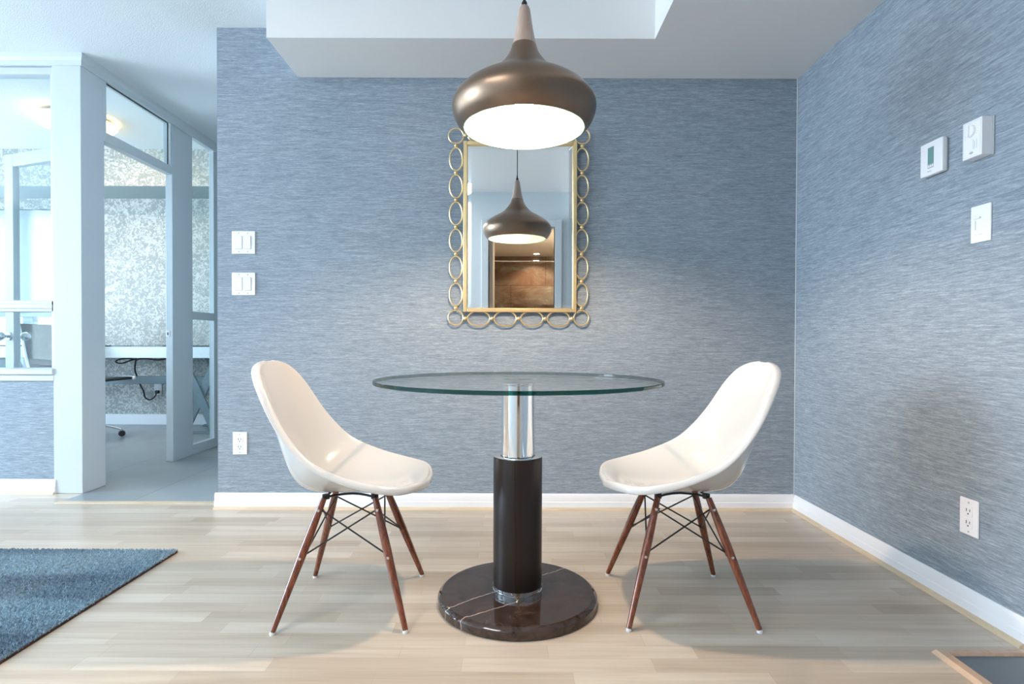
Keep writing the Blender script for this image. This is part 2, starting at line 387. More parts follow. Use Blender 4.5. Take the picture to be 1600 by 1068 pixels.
boxes('window_frame', [(XL-.07, XL-.02, 3.55, 3.61, 0.35, 2.35), (XL-.07, XL-.02, 5.59, 5.65, 0.35, 2.35), (XL-.07, XL-.02, 4.57, 4.63, 0.35, 2.35),
                       (XL-.07, XL-.02, 3.55, 5.65, 0.35, 0.41), (XL-.07, XL-.02, 3.55, 5.65, 2.29, 2.35)], M['white'], wl)
# ceilings
struct(boxes('ceiling', [(XL, XR+.12, YN-.12, 3.30, ZC, ZC+.1), (-2.46, -1.40, 3.30, YO+.1, ZC, ZC+.1)], M['popcorn']), 'stippled white ceiling', 'ceiling')
struct(boxes('ceiling_office', [(XL-.1, -2.46, 3.30, YO+.1, ZO, ZO+.1)], M['popcorn']), 'stippled office ceiling beyond the glass partition', 'ceiling')
struct(boxes('ceiling_soffit', [(-1.108, XR, 2.585, YB, 2.245, ZC), (0.648, XR, YN, 2.585, 2.245, ZC)], M['ceil']), 'dropped smooth white ceiling border above the table', 'ceiling soffit')
# walls of the corridor and the office
struct(boxes('wall_corridor', [(-1.53, -1.41, YB+.12, YO, 0, ZC)], M['plainwall']), 'corridor wall hidden behind the grasscloth wall', 'wall')
struct(boxes('wall_office', [(-4.70, -1.40, YO, YO+.12, 0, 2.8), (XL-.12, -5.95, YO, YO+.12, 0, 2.8), (-5.95, -4.70, YO, YO+.12, 0, 0.35), (-5.95, -4.70, YO, YO+.12, 2.25, 2.8)], M['damask']),
       'silver floral wallpaper wall at the back of the office', 'wall')
struct(boxes('soffit_office', [(XL, -2.50, 5.48, 5.50, 2.364, ZO)], M['damask']), 'floral wallpapered bulkhead above the office desk', 'soffit')
struct(boxes('soffit_underside', [(XL, -2.50, 5.501, YO, 2.364, 2.40)], M['soffit']), 'teal grey underside of the office bulkhead', 'soffit')
struct(boxes('baseboard_office', [(XL, -2.50, YO-.018, YO, 0, 0.11)], M['base'], bevel=0.004), 'white baseboard under the floral wallpaper', 'baseboard')

struct(boxes('trim_9', [(XR-.005, XR, YB-.005, YB, 0.08, 2.245)], M['white'], bevel=0.002), 'thin pale caulk bead in the corner of the two grasscloth walls', 'trim')

# baseboards (profiled) along back, right, partition
def baseboard(name, x0, y0, x1, y1, nx, ny, label, h=0.083, t=0.014, ends=True):
    prof = [(0, 0), (t, 0), (t, h*0.48), (t*0.72, h*0.52), (t*0.72, h*0.80), (t*0.45, h*0.93), (0.003, h), (0, h)]
    bm = bmesh.new(); rings = []
    for (px, py) in ((x0, y0), (x1, y1)): rings.append([bm.verts.new((px + nx*d, py + ny*d, z)) for d, z in prof])
    n = len(prof)
    for i in range(n): bm.faces.new((rings[0][i], rings[0][(i+1) % n], rings[1][(i+1) % n], rings[1][i]))
    bm.faces.new(rings[0]); bm.faces.new(rings[1][::-1])
    return struct(finish(bm, name, M['base'], sharp=20), label, 'baseboard')
def shoe(name, x0, y0, x1, y1, nx, ny, label, off=0.014):
    prof = [(off, 0), (off+.014, 0), (off+.0125, 0.006), (off+.008, 0.011), (off, 0.014)]
    bm = bmesh.new(); rings = []
    for (px, py) in ((x0, y0), (x1, y1)): rings.append([bm.verts.new((px + nx*d, py + ny*d, z)) for d, z in prof])
    n = len(prof)
    for i in range(n): bm.faces.new((rings[0][i], rings[0][(i+1) % n], rings[1][(i+1) % n], rings[1][i]))
    bm.faces.new(rings[0]); bm.faces.new(rings[1][::-1])
    return struct(finish(bm, name, M['trimwood'], sharp=50), label, 'shoe moulding')
baseboard('baseboard_back', -1.545, YB, XR, YB, 0, -1, 'white profiled baseboard along the wall behind the table')
shoe('trim_3', -1.545, YB, XR-.014, YB, 0, -1, 'pale wood shoe moulding along the back wall')
baseboard('baseboard_right', XR, YB-.014, XR, YN, -1, 0, 'white profiled baseboard along the right wall')
shoe('trim_4', XR, YB-.014, XR, 1.62, -1, 0, 'pale wood shoe moulding along the right wall')
baseboard('baseboard_return', -1.53, YB+.0005, -1.53, YB+.12, -1, 0, 'white baseboard return at the wall end')
baseboard('baseboard_left', XL, 3.25, -2.60, 3.25, 0, -1, 'white baseboard under the glazed partition')
shoe('trim_5', XL, 3.25, -2.60, 3.25, 0, -1, 'pale wood shoe moulding under the glazed partition')

# glazed office partition, front run (y = 3.25) and side run (x = -2.45)
struct(boxes('wall_partition', [(XL, -2.612, 3.255, 3.345, 0, 0.643)], M['paper']), 'low grasscloth wall under the office window', 'wall')
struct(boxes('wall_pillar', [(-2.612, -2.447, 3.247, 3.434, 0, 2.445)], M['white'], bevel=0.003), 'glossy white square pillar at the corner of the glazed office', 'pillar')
struct(boxes('wall_header', [(XL, -2.447, 3.25, 3.31, 2.44, 2.75), (-2.507, -2.447, 3.31, YO, 2.46, 2.75)], M['white']), 'white header above the glazed partition', 'header')
bm = bmesh.new()
cp = [(0, 2.435), (0.008, 2.435), (0.010, 2.462), (0.020, 2.478), (0.024, 2.50), (0, 2.50)]
path = [((XL, 3.25), (0, -1)), ((-2.447, 3.25), (1, -1)), ((-2.447, YO), (1, 0))]
rings = [[bm.verts.new((p[0]+n_[0]*d, p[1]+n_[1]*d, z)) for d, z in cp] for p, n_ in path]
for a, b in zip(rings, rings[1:]):
    for i in range(len(cp)): bm.faces.new((a[i], a[(i+1) % len(cp)], b[(i+1) % len(cp)], b[i]))
bm.faces.new(rings[0]); bm.faces.new(rings[-1][::-1])
struct(finish(bm, 'trim_6', M['white'], sharp=20), 'white cornice where the glazed partition meets the ceiling', 'cornice')
w1 = sroot('window_3', 'glazed front panel of the office partition, left of the pillar', 'window')
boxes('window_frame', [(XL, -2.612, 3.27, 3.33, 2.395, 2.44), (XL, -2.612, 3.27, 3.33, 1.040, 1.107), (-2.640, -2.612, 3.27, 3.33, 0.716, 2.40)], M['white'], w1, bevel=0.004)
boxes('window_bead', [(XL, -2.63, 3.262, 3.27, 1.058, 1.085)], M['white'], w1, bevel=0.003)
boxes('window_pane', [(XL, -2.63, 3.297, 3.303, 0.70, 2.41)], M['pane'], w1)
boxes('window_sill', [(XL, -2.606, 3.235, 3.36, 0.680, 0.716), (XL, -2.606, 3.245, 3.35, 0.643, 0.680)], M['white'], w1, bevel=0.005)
# door frame, transom, jamb post, sidelight on the side run
w2 = sroot('window_4', 'transom glass above the office doorway', 'window')
boxes('window_frame', [(-2.50, -2.447, 3.434, 4.12, 2.44, 2.47), (-2.50, -2.447, 3.434, 4.12, 2.075, 2.135), (-2.50, -2.447, 3.434, 3.455, 2.13, 2.45), (-2.50, -2.447, 4.10, 4.12, 2.13, 2.45)], M['white'], w2, bevel=0.003)
boxes('window_pane', [(-2.476, -2.470, 3.45, 4.11, 2.12, 2.45)], M['pane'], w2)
boxes('window_gasket', [(-2.469, -2.464, 3.45, 4.103, 2.434, 2.441), (-2.469, -2.464, 4.096, 4.101, 2.13, 2.437)], M['black'], w2)
dj = sroot('trim_7', 'white door jamb post beside the glass sidelight', 'door jamb')
boxes('jamb_post', [(-2.497, -2.447, 4.12, 4.345, 0, 2.47)], M['white'], dj, bevel=0.003)
sp_ = boxes('strike_plate', [(-2.492, -2.468, 4.113, 4.121, 0.905, 0.950)], M['device'], dj, bevel=0.002)
boxes('latch_hole', [(-2.483, -2.474, 4.1115, 4.114, 0.918, 0.938)], M['slot'], sp_)
w3 = sroot('window_5', 'tall glass sidelight between door jamb and grasscloth wall', 'window')
boxes('window_frame', [(-2.49, -2.450, 4.345, 4.78, 2.44, 2.47), (-2.49, -2.450, 4.345, 4.78, 0.0, 0.075), (-2.49, -2.450, 4.345, 4.385, 0.07, 2.45), (-2.49, -2.450, 4.70, 4.78, 0.07, 2.45),
                       (-2.49, -2.450, 4.38, 4.71, 1.045, 1.105)], M['white'], w3, bevel=0.003)
boxes('window_pane', [(-2.473, -2.467, 4.37, 4.71, 0.06, 2.45)], M['pane'], w3)
struct(boxes('wall_side', [(-2.497, -2.447, 4.78, YO, 0, 2.47)], M['white']), 'white partition wall past the sidelight', 'wall')

# the open glazed office door, hinged on the pillar
door = sroot('door_1', 'open white framed glass door leaf seen through the partition', 'door')
door.location = (-2.52, 3.435, 0.008); door.rotation_euler = (0, 0, math.atan2(0.26, -0.74))
boxes('door_frame', [(0, 0.085, -0.02, 0.02, 0, 2.06), (0.70, 0.785, -0.02, 0.02, 0, 2.06), (0.085, 0.70, -0.02, 0.02, 0, 0.12), (0.085, 0.70, -0.02, 0.02, 1.98, 2.06)], M['white'], door, bevel=0.004)
boxes('door_pane', [(0.08, 0.705, -0.003, 0.003, 0.11, 1.99)], M['pane'], door)
for s in (-1, 1):
    bm = bmesh.new()
    disc_to(bm, (0.742, s*0.02, 0.895), (0, s, 0), 0.030, 0.008, 24, 0.026)
    disc_to(bm, (0.742, s*0.026, 0.895), (0, s, 0), 0.010, 0.03, 16)
    ball(bm, (0.742, s*0.072, 0.895), 0.030, 20)
    finish(bm, 'door_knob', M['alu'], door)

# bathroom seen through the doorway in the mirror
struct(boxes('wall_bathroom', [(-1.4, 1.6, -4.12, -4.0, 0, 2.4)], M['stone']), 'rust brown stone tiled wall reflected in the mirror', 'wall')
struct(boxes('wall_bathroom_sides', [(-1.52, -1.4, -4.12, YN-.12, 0, 2.4), (1.6, 1.72, -4.12, YN-.12, 0, 2.4)], M['bathwall']), 'beige bathroom side walls', 'wall')
struct(boxes('ceiling_bathroom', [(-1.52, 1.72, -4.12, YN-.12, 2.3, 2.4)], M['bathwall']), 'beige bathroom ceiling reflected in the mirror', 'ceiling')
struct(boxes('floor_bathroom', [(-1.52, 1.72, -4.12, YN-.1, -0.1, -0.001)], M['tile']), 'bathroom floor', 'floor')
d2 = sroot('door_2', 'open beige bathroom door reflected in the mirror', 'door')
boxes('door_leaf', [(-0.245, -0.205, YN-.85, YN-.14, 0.01, 2.08)], M['bathwall'], d2, bevel=0.003)
tag(tube_obj('shower_rod', [(-1.4, -3.72, 2.18), (1.6, -3.72, 2.18)], 0.014, M['chrome']), 'chrome shower rod before the brown stone wall in the mirror', 'shower rod')
for i, (x, y, lb) in enumerate(((0.43, -3.70, 'round recessed downlight close to the brown stone wall in the mirror'), (-0.19, -2.5, 'round recessed downlight nearer the bathroom door in the mirror'))):
    t = thing('recessed_downlight', lb, 'ceiling light', (x, y, 2.3), 0, 'bathroom downlights')
    bm = bmesh.new(); lathe(bm, [(0.045, -0.001), (0.060, -0.006), (0.062, 0.0), (0.045, 0.0), (0.045, -0.001)], 32); finish(bm, 'trim_ring', M['device'], t)
    bm = bmesh.new(); lathe(bm, [(0, -0.004), (0.044, -0.002), (0.044, 0.0)], 32); finish(bm, 'lens', M['downlight'], t)
    l = bpy.data.lights.new('downlight_lamp', 'SPOT'); l.energy = 60; l.spot_size = 2.3; l.spot_blend = 0.6; l.color = (1.0, 0.82, 0.62); l.shadow_soft_size = 0.04
    lo = bpy.data.objects.new('downlight_lamp', l); COL.objects.link(lo); lo.location = (x, y, 2.285)

l = bpy.data.lights.new('bathroom_fill', 'POINT'); l.energy = 22; l.color = (1.0, 0.84, 0.64); l.shadow_soft_size = 0.1  # unseen point light added to brighten the bathroom, no lamp body
lo = bpy.data.objects.new('bathroom_fill', l); COL.objects.link(lo); lo.location = (1.2, -1.9, 1.9)

# hearth-like tile inset with wood edging at the lower right
struct(boxes('floor_inset', [(1.228, XR-.012, YN, 1.572, 0.0, 0.004)], M['slate']), 'dark blue grey tile inset in the lower right corner', 'floor tile')
bm = bmesh.new()
def mitre(z, o):
    return
out = [(1.193, YN), (1.193, 1.602), (XR-.004, 1.602)]; inn = [(1.228, YN), (1.228, 1.574), (XR-.004, 1.574)]
V = lambda p, z: bm.verts.new((p[0], p[1], z))
rows = [[V(p, 0.0) for p in out], [V((p[0]+.008*(i != 2), p[1]-.008*(i != 0)), 0.012) for i, p in enumerate(out)],
        [V((p[0]-.004*(i != 2), p[1]+.004*(i != 0)), 0.012) for i, p in enumerate(inn)], [V(p, 0.004) for p in inn], [V(p, 0.0) for p in inn]]
for a, b in zip(rows, rows[1:]):
    for i in range(2): bm.faces.new((a[i], a[i+1], b[i+1], b[i]))
struct(finish(bm, 'trim_8', M['pinkwood'], sharp=20), 'pinkish wood edging around the lower right tile inset', 'trim')

# city outside the office window
for i, (x, y, wx, dy, z0, z1, mt, lb) in enumerate((
        (-62, 72, 12, 12, -30, 9, 'fac1', 'grey tower block outside the office window'),
        (-79, 78, 12, 12, -30, 3.2, 'fac2', 'white mid-rise block outside the office window'),
        (-86, 98, 9, 12, -30, 12, 'fac3', 'blue glass tower outside the office window'),
        (-100, 110, 16, 14, -30, 6, 'fac1', 'low grey apartment block outside the office window'),
        (-64, 60, 9, 8, -30, -2.2, 'fac2', 'white terrace building below the office window'))):
    t = thing('city_building', lb, 'building', (x, y, z0))
    boxes('facade', [(-wx/2, wx/2, -dy/2, dy/2, 0, z1-z0)], M[mt], t)
    boxes('roof', [(-wx/2-.3, wx/2+.3, -dy/2-.3, dy/2+.3, z1-z0, z1-z0+.6), (-wx/5, wx/6, -dy/5, dy/5, z1-z0, z1-z0+2)], M['base'], t)
struct(boxes('ground', [(-260, 60, 30, 300, -30.5, -30)], M['ground']), 'distant city ground', 'ground')

# office window (back wall)
ow = sroot('window_6', 'office back window with white roller shade and city view', 'window')
boxes('window_frame', [(-5.95, -5.89, YO+.02, YO+.09, 0.35, 2.25), (-4.76, -4.70, YO+.02, YO+.09, 0.35, 2.25), (-5.95, -4.70, YO+.02, YO+.09, 0.35, 0.42), (-5.95, -4.70, YO+.02, YO+.09, 2.19, 2.25),
                       (-5.14, -5.03, YO+.02, YO+.09, 0.35, 2.25)], M['winframe'], ow, bevel=0.004)
boxes('window_pane', [(-5.90, -4.75, YO+.05, YO+.056, 0.40, 2.20)], M['pane'], ow)
sh = boxes('roller_shade', [(-5.93, -4.72, YO-.004, YO-.002, 1.17, 2.24)], M['shadecloth'], ow)
boxes('shade_bar', [(-5.93, -4.72, YO-.010, YO+.004, 1.125, 1.172)], M['winframe'], sh, bevel=0.003)

# ------------------------------------------------------------------ office contents
desk = thing('desk', 'long white glass-topped office desk on grey crossed trestles by the floral wall', 'desk', (-3.8, 5.62, 0))
boxes('desk_top', [(-1.45, 1.27, -0.30, 0.31, 0.716, 0.825)], M['deskwhite'], desk, bevel=0.004)
boxes('glass_top', [(-1.455, 1.275, -0.305, 0.315, 0.8255, 0.833)], M['glassedge'], desk, bevel=0.001)
for (lx, nm) in ((0.86, 0), (-1.15, 1)):
    for yy in (-0.24, 0.24):
        bm = bmesh.new()
        for s in (-1, 1):
            vs = []
            for (xa, z) in ((-0.165*s, 0.0), (0.165*s, 0.716)):
                vs.append([bm.verts.new((lx+xa+dx, yy+dy_+0.012*s, z)) for dx, dy_ in ((-0.045, -0.012), (0.045, -0.012), (0.045, 0.012), (-0.045, 0.012))])
            for k in range(4): bm.faces.new((vs[0][k], vs[0][(k+1) % 4], vs[1][(k+1) % 4], vs[1][k]))
            bm.faces.new(vs[0]); bm.faces.new(vs[1][::-1])
        finish(bm, 'crossed_leg', M['deskleg'], desk, bevel=0.003)
    for yy_ in (-0.24, 0.24): boxes('leg_foot', [(lx-.22, lx+.22, yy_-.03, yy_+.03, 0, 0.02)], M['deskleg'], desk, bevel=0.003)
boxes('crossbar', [(-1.15, 0.86, -0.05, -0.01, 0.455, 0.53)], M['deskleg'], desk, bevel=0.004)

oc = thing('office_chair', 'black mesh office chair with polished frame and casters at the office desk', 'office chair', (-3.80, 5.04, 0), 0.0)
bm = bmesh.new()
P = smooth_pts([(0.30, 0, 0.535), (0.28, 0, 0.548), (0.15, 0, 0.545), (0, 0, 0.532), (-0.15, 0, 0.53), (-0.22, 0, 0.56), (-0.27, 0, 0.66), (-0.31, 0, 0.85), (-0.35, 0, 1.02)], 4)
prev = None
for p in P:
    row = [bm.verts.new((p.x, yy, p.z)) for yy in (-0.23, -0.1, 0.1, 0.23)] + [bm.verts.new((p.x-.004, yy, p.z-.012)) for yy in (0.23, 0.1, -0.1, -0.23)]
    if prev:
        for k in range(8): bm.faces.new((prev[k], prev[(k+1) % 8], row[(k+1) % 8], row[k]))
    prev = row
finish(bm, 'seat', M['mesh'], oc)
for s in (-1, 1): tube_obj('side_rail', [Vector((p.x, s*0.24, p.z-.004)) for p in P], 0.010, M['alu'], oc, 8)
for s in (-1, 1): bm = bmesh.new(); ball(bm, (0.30, s*0.24, 0.533), 0.018); finish(bm, 'end_cap', M['device'], oc)
bm = bmesh.new(); box(bm, -0.10, 0.10, -0.07, 0.07, 0.40, 0.46); box(bm, 0.06, 0.17, -0.015, 0.015, 0.45, 0.53); box(bm, -0.17, -0.06, -0.015, 0.015, 0.45, 0.53); finish(bm, 'tilt_mechanism', M['black'], oc, bevel=0.008)
tube_obj('lever', smooth_pts([(0.05, -0.05, 0.42), (0.14, -0.12, 0.40), (0.22, -0.17, 0.345), (0.25, -0.185, 0.340)], 3), 0.005, M['alu'], oc, 8)
bm = bmesh.new(); lathe(bm, [(0, 0.10), (0.03, 0.10), (0.028, 0.25), (0.018, 0.26), (0.018, 0.41), (0, 0.41)], 20); finish(bm, 'gas_lift', M['black'], oc)
for k in range(5):
    a = 2*PI*k/5 + 0.628
    c, s = math.cos(a), math.sin(a)
    leg = tube_obj('base_arm', smooth_pts([(0.02*c, 0.02*s, 0.13), (0.15*c, 0.15*s, 0.115), (0.27*c, 0.27*s, 0.075), (0.29*c, 0.29*s, 0.055)], 3), 0.011, M['alu'], oc, 10)
    bm = bmesh.new()
    for q in (-1, 1): disc_to(bm, (0.29*c - q*0.006*s, 0.29*s + q*0.006*c, 0.029), (-q*s, q*c, 0), 0.0285, 0.018, 20, 0.024)
    finish(bm, 'caster', M['black'], leg)

ot = thing('power_outlet', 'white wall outlet with a black plug under the office desk', 'outlet', (-3.70, YO, 0.372))
boxes('cover_plate', [(-0.04, 0.04, -0.007, 0, -0.06, 0.06)], M['device'], ot, bevel=0.003)
bm = bmesh.new(); box(bm, -3.716, -3.684, YO-.035, YO-.0075, 0.327, 0.360)
tube(bm, smooth_pts([(-3.70, YO-.03, 0.345), (-3.71, YO-.04, 0.30), (-3.755, YO-.05, 0.265), (-3.80, YO-.06, 0.29), (-3.805, YO-.08, 0.36), (-3.775, 5.80, 0.42), (-3.765, 5.74, 0.50), (-3.765, 5.70, 0.58), (-3.75, 5.68, 0.64), (-3.72, 5.66, 0.69), (-3.62, 5.65, 0.700), (-3.50, 5.64, 0.690), (-3.40, 5.64, 0.705)], 5), 0.0075, 8)
tube(bm, smooth_pts([(-3.72, 5.66, 0.69), (-3.80, 5.64, 0.702), (-3.88, 5.62, 0.69), (-3.90, 5.62, 0.665), (-3.85, 5.63, 0.655), (-3.78, 5.64, 0.68), (-3.72, 5.66, 0.70)], 5), 0.007, 8)
tag(finish(bm, 'power_cable', M['cable'], None), 'black power cable looping from under the office desk to the wall outlet', 'cable')

fl = thing('flush_ceiling_lamp', 'glowing frosted dome lamp on the office ceiling behind the pillar', 'ceiling light', (-3.60, 4.72, ZO))
bm = bmesh.new(); lathe(bm, [(0, -0.001), (0.20, -0.001), (0.20, -0.02), (0.27, -0.034), (0.275, -0.04), (0.27, -0.045), (0.0, -0.03)], 48); finish(bm, 'metal_pan', M['alu'], fl)
bm = bmesh.new(); lathe(bm, [(0.29, -0.042), (0.26, -0.075), (0.20, -0.10), (0.10, -0.118), (0, -0.122)], 48); finish(bm, 'glass_dome', M['lampglass'], fl)
bm = bmesh.new(); ball(bm, (0, 0, -0.13), 0.014); finish(bm, 'finial', M['alu'], fl)

# ------------------------------------------------------------------ dining chairs
SEC = [ # centre (x,z)   edge (x,z,half width)
 ((.245,.424),(.243,.425,.055)), ((.240,.430),(.231,.433,.118)), ((.226,.431),(.208,.437,.168)), ((.197,.425),(.172,.438,.204)), ((.150,.409),(.122,.446,.223)),
 ((.080,.396),(.052,.463,.231)), ((.000,.388),(-.018,.488,.233)), ((-.075,.385),(-.070,.514,.230)), ((-.130,.390),(-.110,.548,.225)), ((-.168,.412),(-.146,.590,.217)),
 ((-.190,.455),(-.177,.636,.207)), ((-.204,.515),(-.202,.681,.197)), ((-.218,.575),(-.223,.720,.184)), ((-.232,.635),(-.241,.751,.167)), ((-.248,.695),(-.256,.775,.143)),
 ((-.262,.747),(-.267,.790,.112)), ((-.273,.783),(-.275,.799,.074)), ((-.280,.801),(-.280,.803,.036))]
def chair_shell():
    C = smooth_pts([(c[0], 0, c[1]) for c, e in SEC], 3); E = smooth_pts([(e[0], e[2], e[1]) for c, e in SEC], 3)
    nv = 24; bm = bmesh.new(); grid = []
    for c, e in zip(C, E):
        row = []
        for j in range(nv+1):
            v = -1 + 2*j/nv; a = abs(v); s = 1 if v > 0 else -1
            yy = s*e.y*(1-(1-a)**1.18); f = a**2.0
            row.append(bm.verts.new((c.x+(e.x-c.x)*f, yy, c.z+(e.z-c.z)*f)))
        grid.append(row)
    nu = len(grid)
    for i in range(nu-1):
        for j in range(nv): bm.faces.new((grid[i][j], grid[i][j+1], grid[i+1][j+1], grid[i+1][j]))
    bm.normal_update()
    loop = [(i, 0) for i in range(nu)] + [(nu-1, j) for j in range(1, nv+1)] + [(i, nv) for i in range(nu-2, -1, -1)] + [(0, j) for j in range(nv-1, 0, -1)]
    n = len(loop); P = [grid[i][j].co.copy() for i, j in loop]; Nn = [grid[min(max(i, 4), nu-5)][min(max(j, 2), nv-2)].normal.copy() for i, j in loop]
    for k in range(n):
        if Nn[k].z < 0 and Nn[k].x < 0.0 or (Nn[k].x < -0.3): Nn[k] = -Nn[k]
    # lift the boundary's normals to point to the sitter's side and smooth them
    cen = Vector((-0.02, 0, 0.75))
    for k in range(n):
        if Nn[k].dot(cen-P[k]) < 0: Nn[k] = -Nn[k]
    O = []
    for k in range(n):
        t = (P[(k+1) % n]-P[k-1]).normalized(); O.append(t.cross(Nn[k]).normalized())
    ctr = sum(P, Vector())/n
    if sum(O[k].dot(P[k]-ctr) for k in range(n)) < 0: O = [-o for o in O]
    for _ in range(10):
        O = [(O[k-1]+O[k]*2+O[(k+1) % n]).normalized() for k in range(n)]; Nn = [(Nn[k-1]+Nn[k]*2+Nn[(k+1) % n]).normalized() for k in range(n)]
    prev = [grid[i][j] for i, j in loop]
    for (a, b) in ((.005, .0002), (.0095, -.003), (.0120, -.009), (.0125, -.017), (.0105, -.026)):
        cur = [bm.verts.new(P[k]+O[k]*a+Nn[k]*b) for k in range(n)]
        for k in range(n): bm.faces.new((prev[k], prev[(k+1) % n], cur[(k+1) % n], cur[k]))
        prev = cur
    bmesh.ops.recalc_face_normals(bm, faces=bm.faces[:])
    bm.faces.ensure_lookup_table()
    # the sitter's side faces up at the seat
    mid = grid[6*3][nv//2]; 
    if mid.link_faces[0].normal.z < 0: bmesh.ops.reverse_faces(bm, faces=bm.faces[:])
    for f in bm.faces: f.smooth = True
    me = bpy.data.meshes.new('seat_shell'); bm.to_mesh(me); bm.free(); me.materials.append(M['shell'])
    o = bpy.data.objects.new('seat_shell', me); COL.objects.link(o)
    so = o.modifiers.new('thick', 'SOLIDIFY'); so.thickness = 0.005; so.offset = -1
    sb = o.modifiers.new('sub', 'SUBSURF'); sb.levels = 1; sb.render_levels = 1
    return o
def make_chair(label, loc, rz):
    t = thing('dining_chair', label, 'chair', loc, rz, 'white shell dining chairs')
    s = chair_shell(); s.parent = t
    top = lambda sx, sy: Vector((sx*0.082, sy*0.082, 0.372)); foot = lambda sx, sy: Vector((sx*0.197, sy*0.207, 0.008))
    at = lambda sx, sy, h: top(sx, sy).lerp(foot(sx, sy), (0.372-h)/0.364)
    for sx in (-1, 1):
        for sy in (-1, 1):
            a, b = top(sx, sy), foot(sx, sy)
            pts = [a.lerp(b, k/12) for k in range(13)]
            rr = [0.0095+0.004*math.sin(min(1, k/5)*PI/2) - max(0, (k-5)/7)*0.0052 for k in range(13)]
            lg = tube_obj('leg', pts, rr, M['legwood'], t, 18)
            bm = bmesh.new(); lathe(bm, [(0, 0), (0.0085, 0), (0.0095, 0.004), (0.0075, 0.010), (0, 0.010)], 16)
            for v in bm.verts: v.co += Vector((b.x, b.y, 0))
            finish(bm, 'glide', M['glide'], lg)
            for h in (0.340, 0.205):
                bm = bmesh.new(); ax = Vector((0, sy, 0))
                disc_to(bm, at(sx, sy, h)+ax*0.0105, ax, 0.0052, 0.0045, 14, 0.0042); finish(bm, 'bolt', M['zinc'], lg)
    # crossed wire struts on the four sides
    corners = [(-1, -1), (1, -1), (1, 1), (-1, 1)]
    for k in range(4):
        A, B = corners[k], corners[(k+1) % 4]
        for P_, Q_, off in ((A, B, 0.003), (B, A, -0.003)):
            p = at(*P_, 0.340)*1.0; q = at(*Q_, 0.205)*1.0
            inn = Vector((0, 0, 0)); n_ = ((p+q)/2); n_.z = 0; n_.normalize()
            p = p - n_*0.010 + n_*off; q = q - n_*0.010 + n_*off
            tube_obj('wire_strut', [p, p.lerp(q, 0.5), q], 0.0026, M['black'], t, 8)
    # wire frame under the shell
    z = 0.374
    bm = bmesh.new()
    tube(bm, smooth_pts([(-.085, -.082, z-.012), (-.070, -.075, z+.002), (0, -.045, z+.004), (.070, -.075, z+.002), (.085, -.082, z-.012)], 3), 0.004, 8)
    tube(bm, smooth_pts([(-.085, .082, z-.012), (-.070, .075, z+.002), (0, .045, z+.004), (.070, .075, z+.002), (.085, .082, z-.012)], 3), 0.004, 8)
    tube(bm, [(-.078, -.082, z), (-.078, 0, z+.002), (-.078, .082, z)], 0.004, 8)
    tube(bm, [(.078, -.082, z), (.078, 0, z+.006), (.078, .082, z)], 0.004, 8)
    finish(bm, 'mounting_frame', M['black'], t)
    for sx in (-1, 1):
        for sy in (-1, 1):
            bm = bmesh.new(); disc_to(bm, (sx*.078, sy*.070, z-.006), (0, 0, 1), 0.012, 0.014 if sx < 0 else 0.020, 16); finish(bm, 'shock_mount', M['black'], t)
    return t
ch = make_chair('white shell chair with dowel legs left of the table, facing right', (-0.518, 1.900, 0), math.radians(2))
dup(ch, (0.561, 1.918, 0), math.radians(179), 'white shell chair with dowel legs right of the table, facing left')

# ------------------------------------------------------------------ table
TX, TY = 0.025, 1.915
tb = thing('dining_table', 'round glass table on a dark leather column and veined marble base', 'table', (TX, TY, 0))
bm = bmesh.new(); lathe(bm, [(0, 0.0), (0.262, 0.0), (0.267, 0.003), (0.267, 0.026), (0.264, 0.031), (0.254, 0.038), (0.250, 0.0385), (0, 0.0385)], 128); finish(bm, 'marble_base', M['marble'], tb, sharp=25)
bm = bmesh.new(); lathe(bm, [(0.078, 0.0385), (0.083, 0.0385), (0.083, 0.046), (0.0795, 0.0475), (0.0795, 0.051), (0.083, 0.0525), (0.083, 0.060), (0.078, 0.060)], 96); finish(bm, 'chrome_ring', M['chrome'], tb, sharp=25)
bm = bmesh.new(); lathe(bm, [(0.0, 0.058), (0.0815, 0.058), (0.082, 0.062), (0.082, 0.487), (0.080, 0.490), (0.060, 0.490), (0, 0.488)], 96)
col = finish(bm, 'leather_column', M['leather'], tb)
bm = bmesh.new(); lathe(bm, [(0.058, 0.4905), (0.0805, 0.4905), (0.082, 0.4915), (0.0805, 0.4925), (0.058, 0.4925)], 96); finish(bm, 'column_cap_ring', M['chrome'], tb)
tube_obj('seam', [(0.0822*math.sin(-0.13), -0.0822*math.cos(0.13), z) for z in (0.064, 0.2, 0.35, 0.486)], 0.0008, M['leather'], col, 6)
bm = bmesh.new(); lathe(bm, [(0.0, 0.4925), (0.054, 0.4925), (0.0555, 0.494), (0.0555, 0.730), (0.0585, 0.733), (0.0585, 0.7375), (0, 0.7375)], 96); finish(bm, 'chrome_post', M['chrome'], tb)
bm = bmesh.new(); lathe(bm, [(0, 0.738), (0.4755, 0.738), (0.4775, 0.740), (0.4775, 0.748), (0.4755, 0.750), (0, 0.750)], 160, mi=[0, 1, 1, 1, 0])
finish(bm, 'glass_top', None, tb, mats=[M['tableglass'], M['glassedge']])
bm = bmesh.new(); lathe(bm, [(0, 0.7502), (0.052, 0.7502), (0.052, 0.7512), (0, 0.7512)], 64)
finish(bm, 'clear_mounting_disc', M['tableglass'], tb)

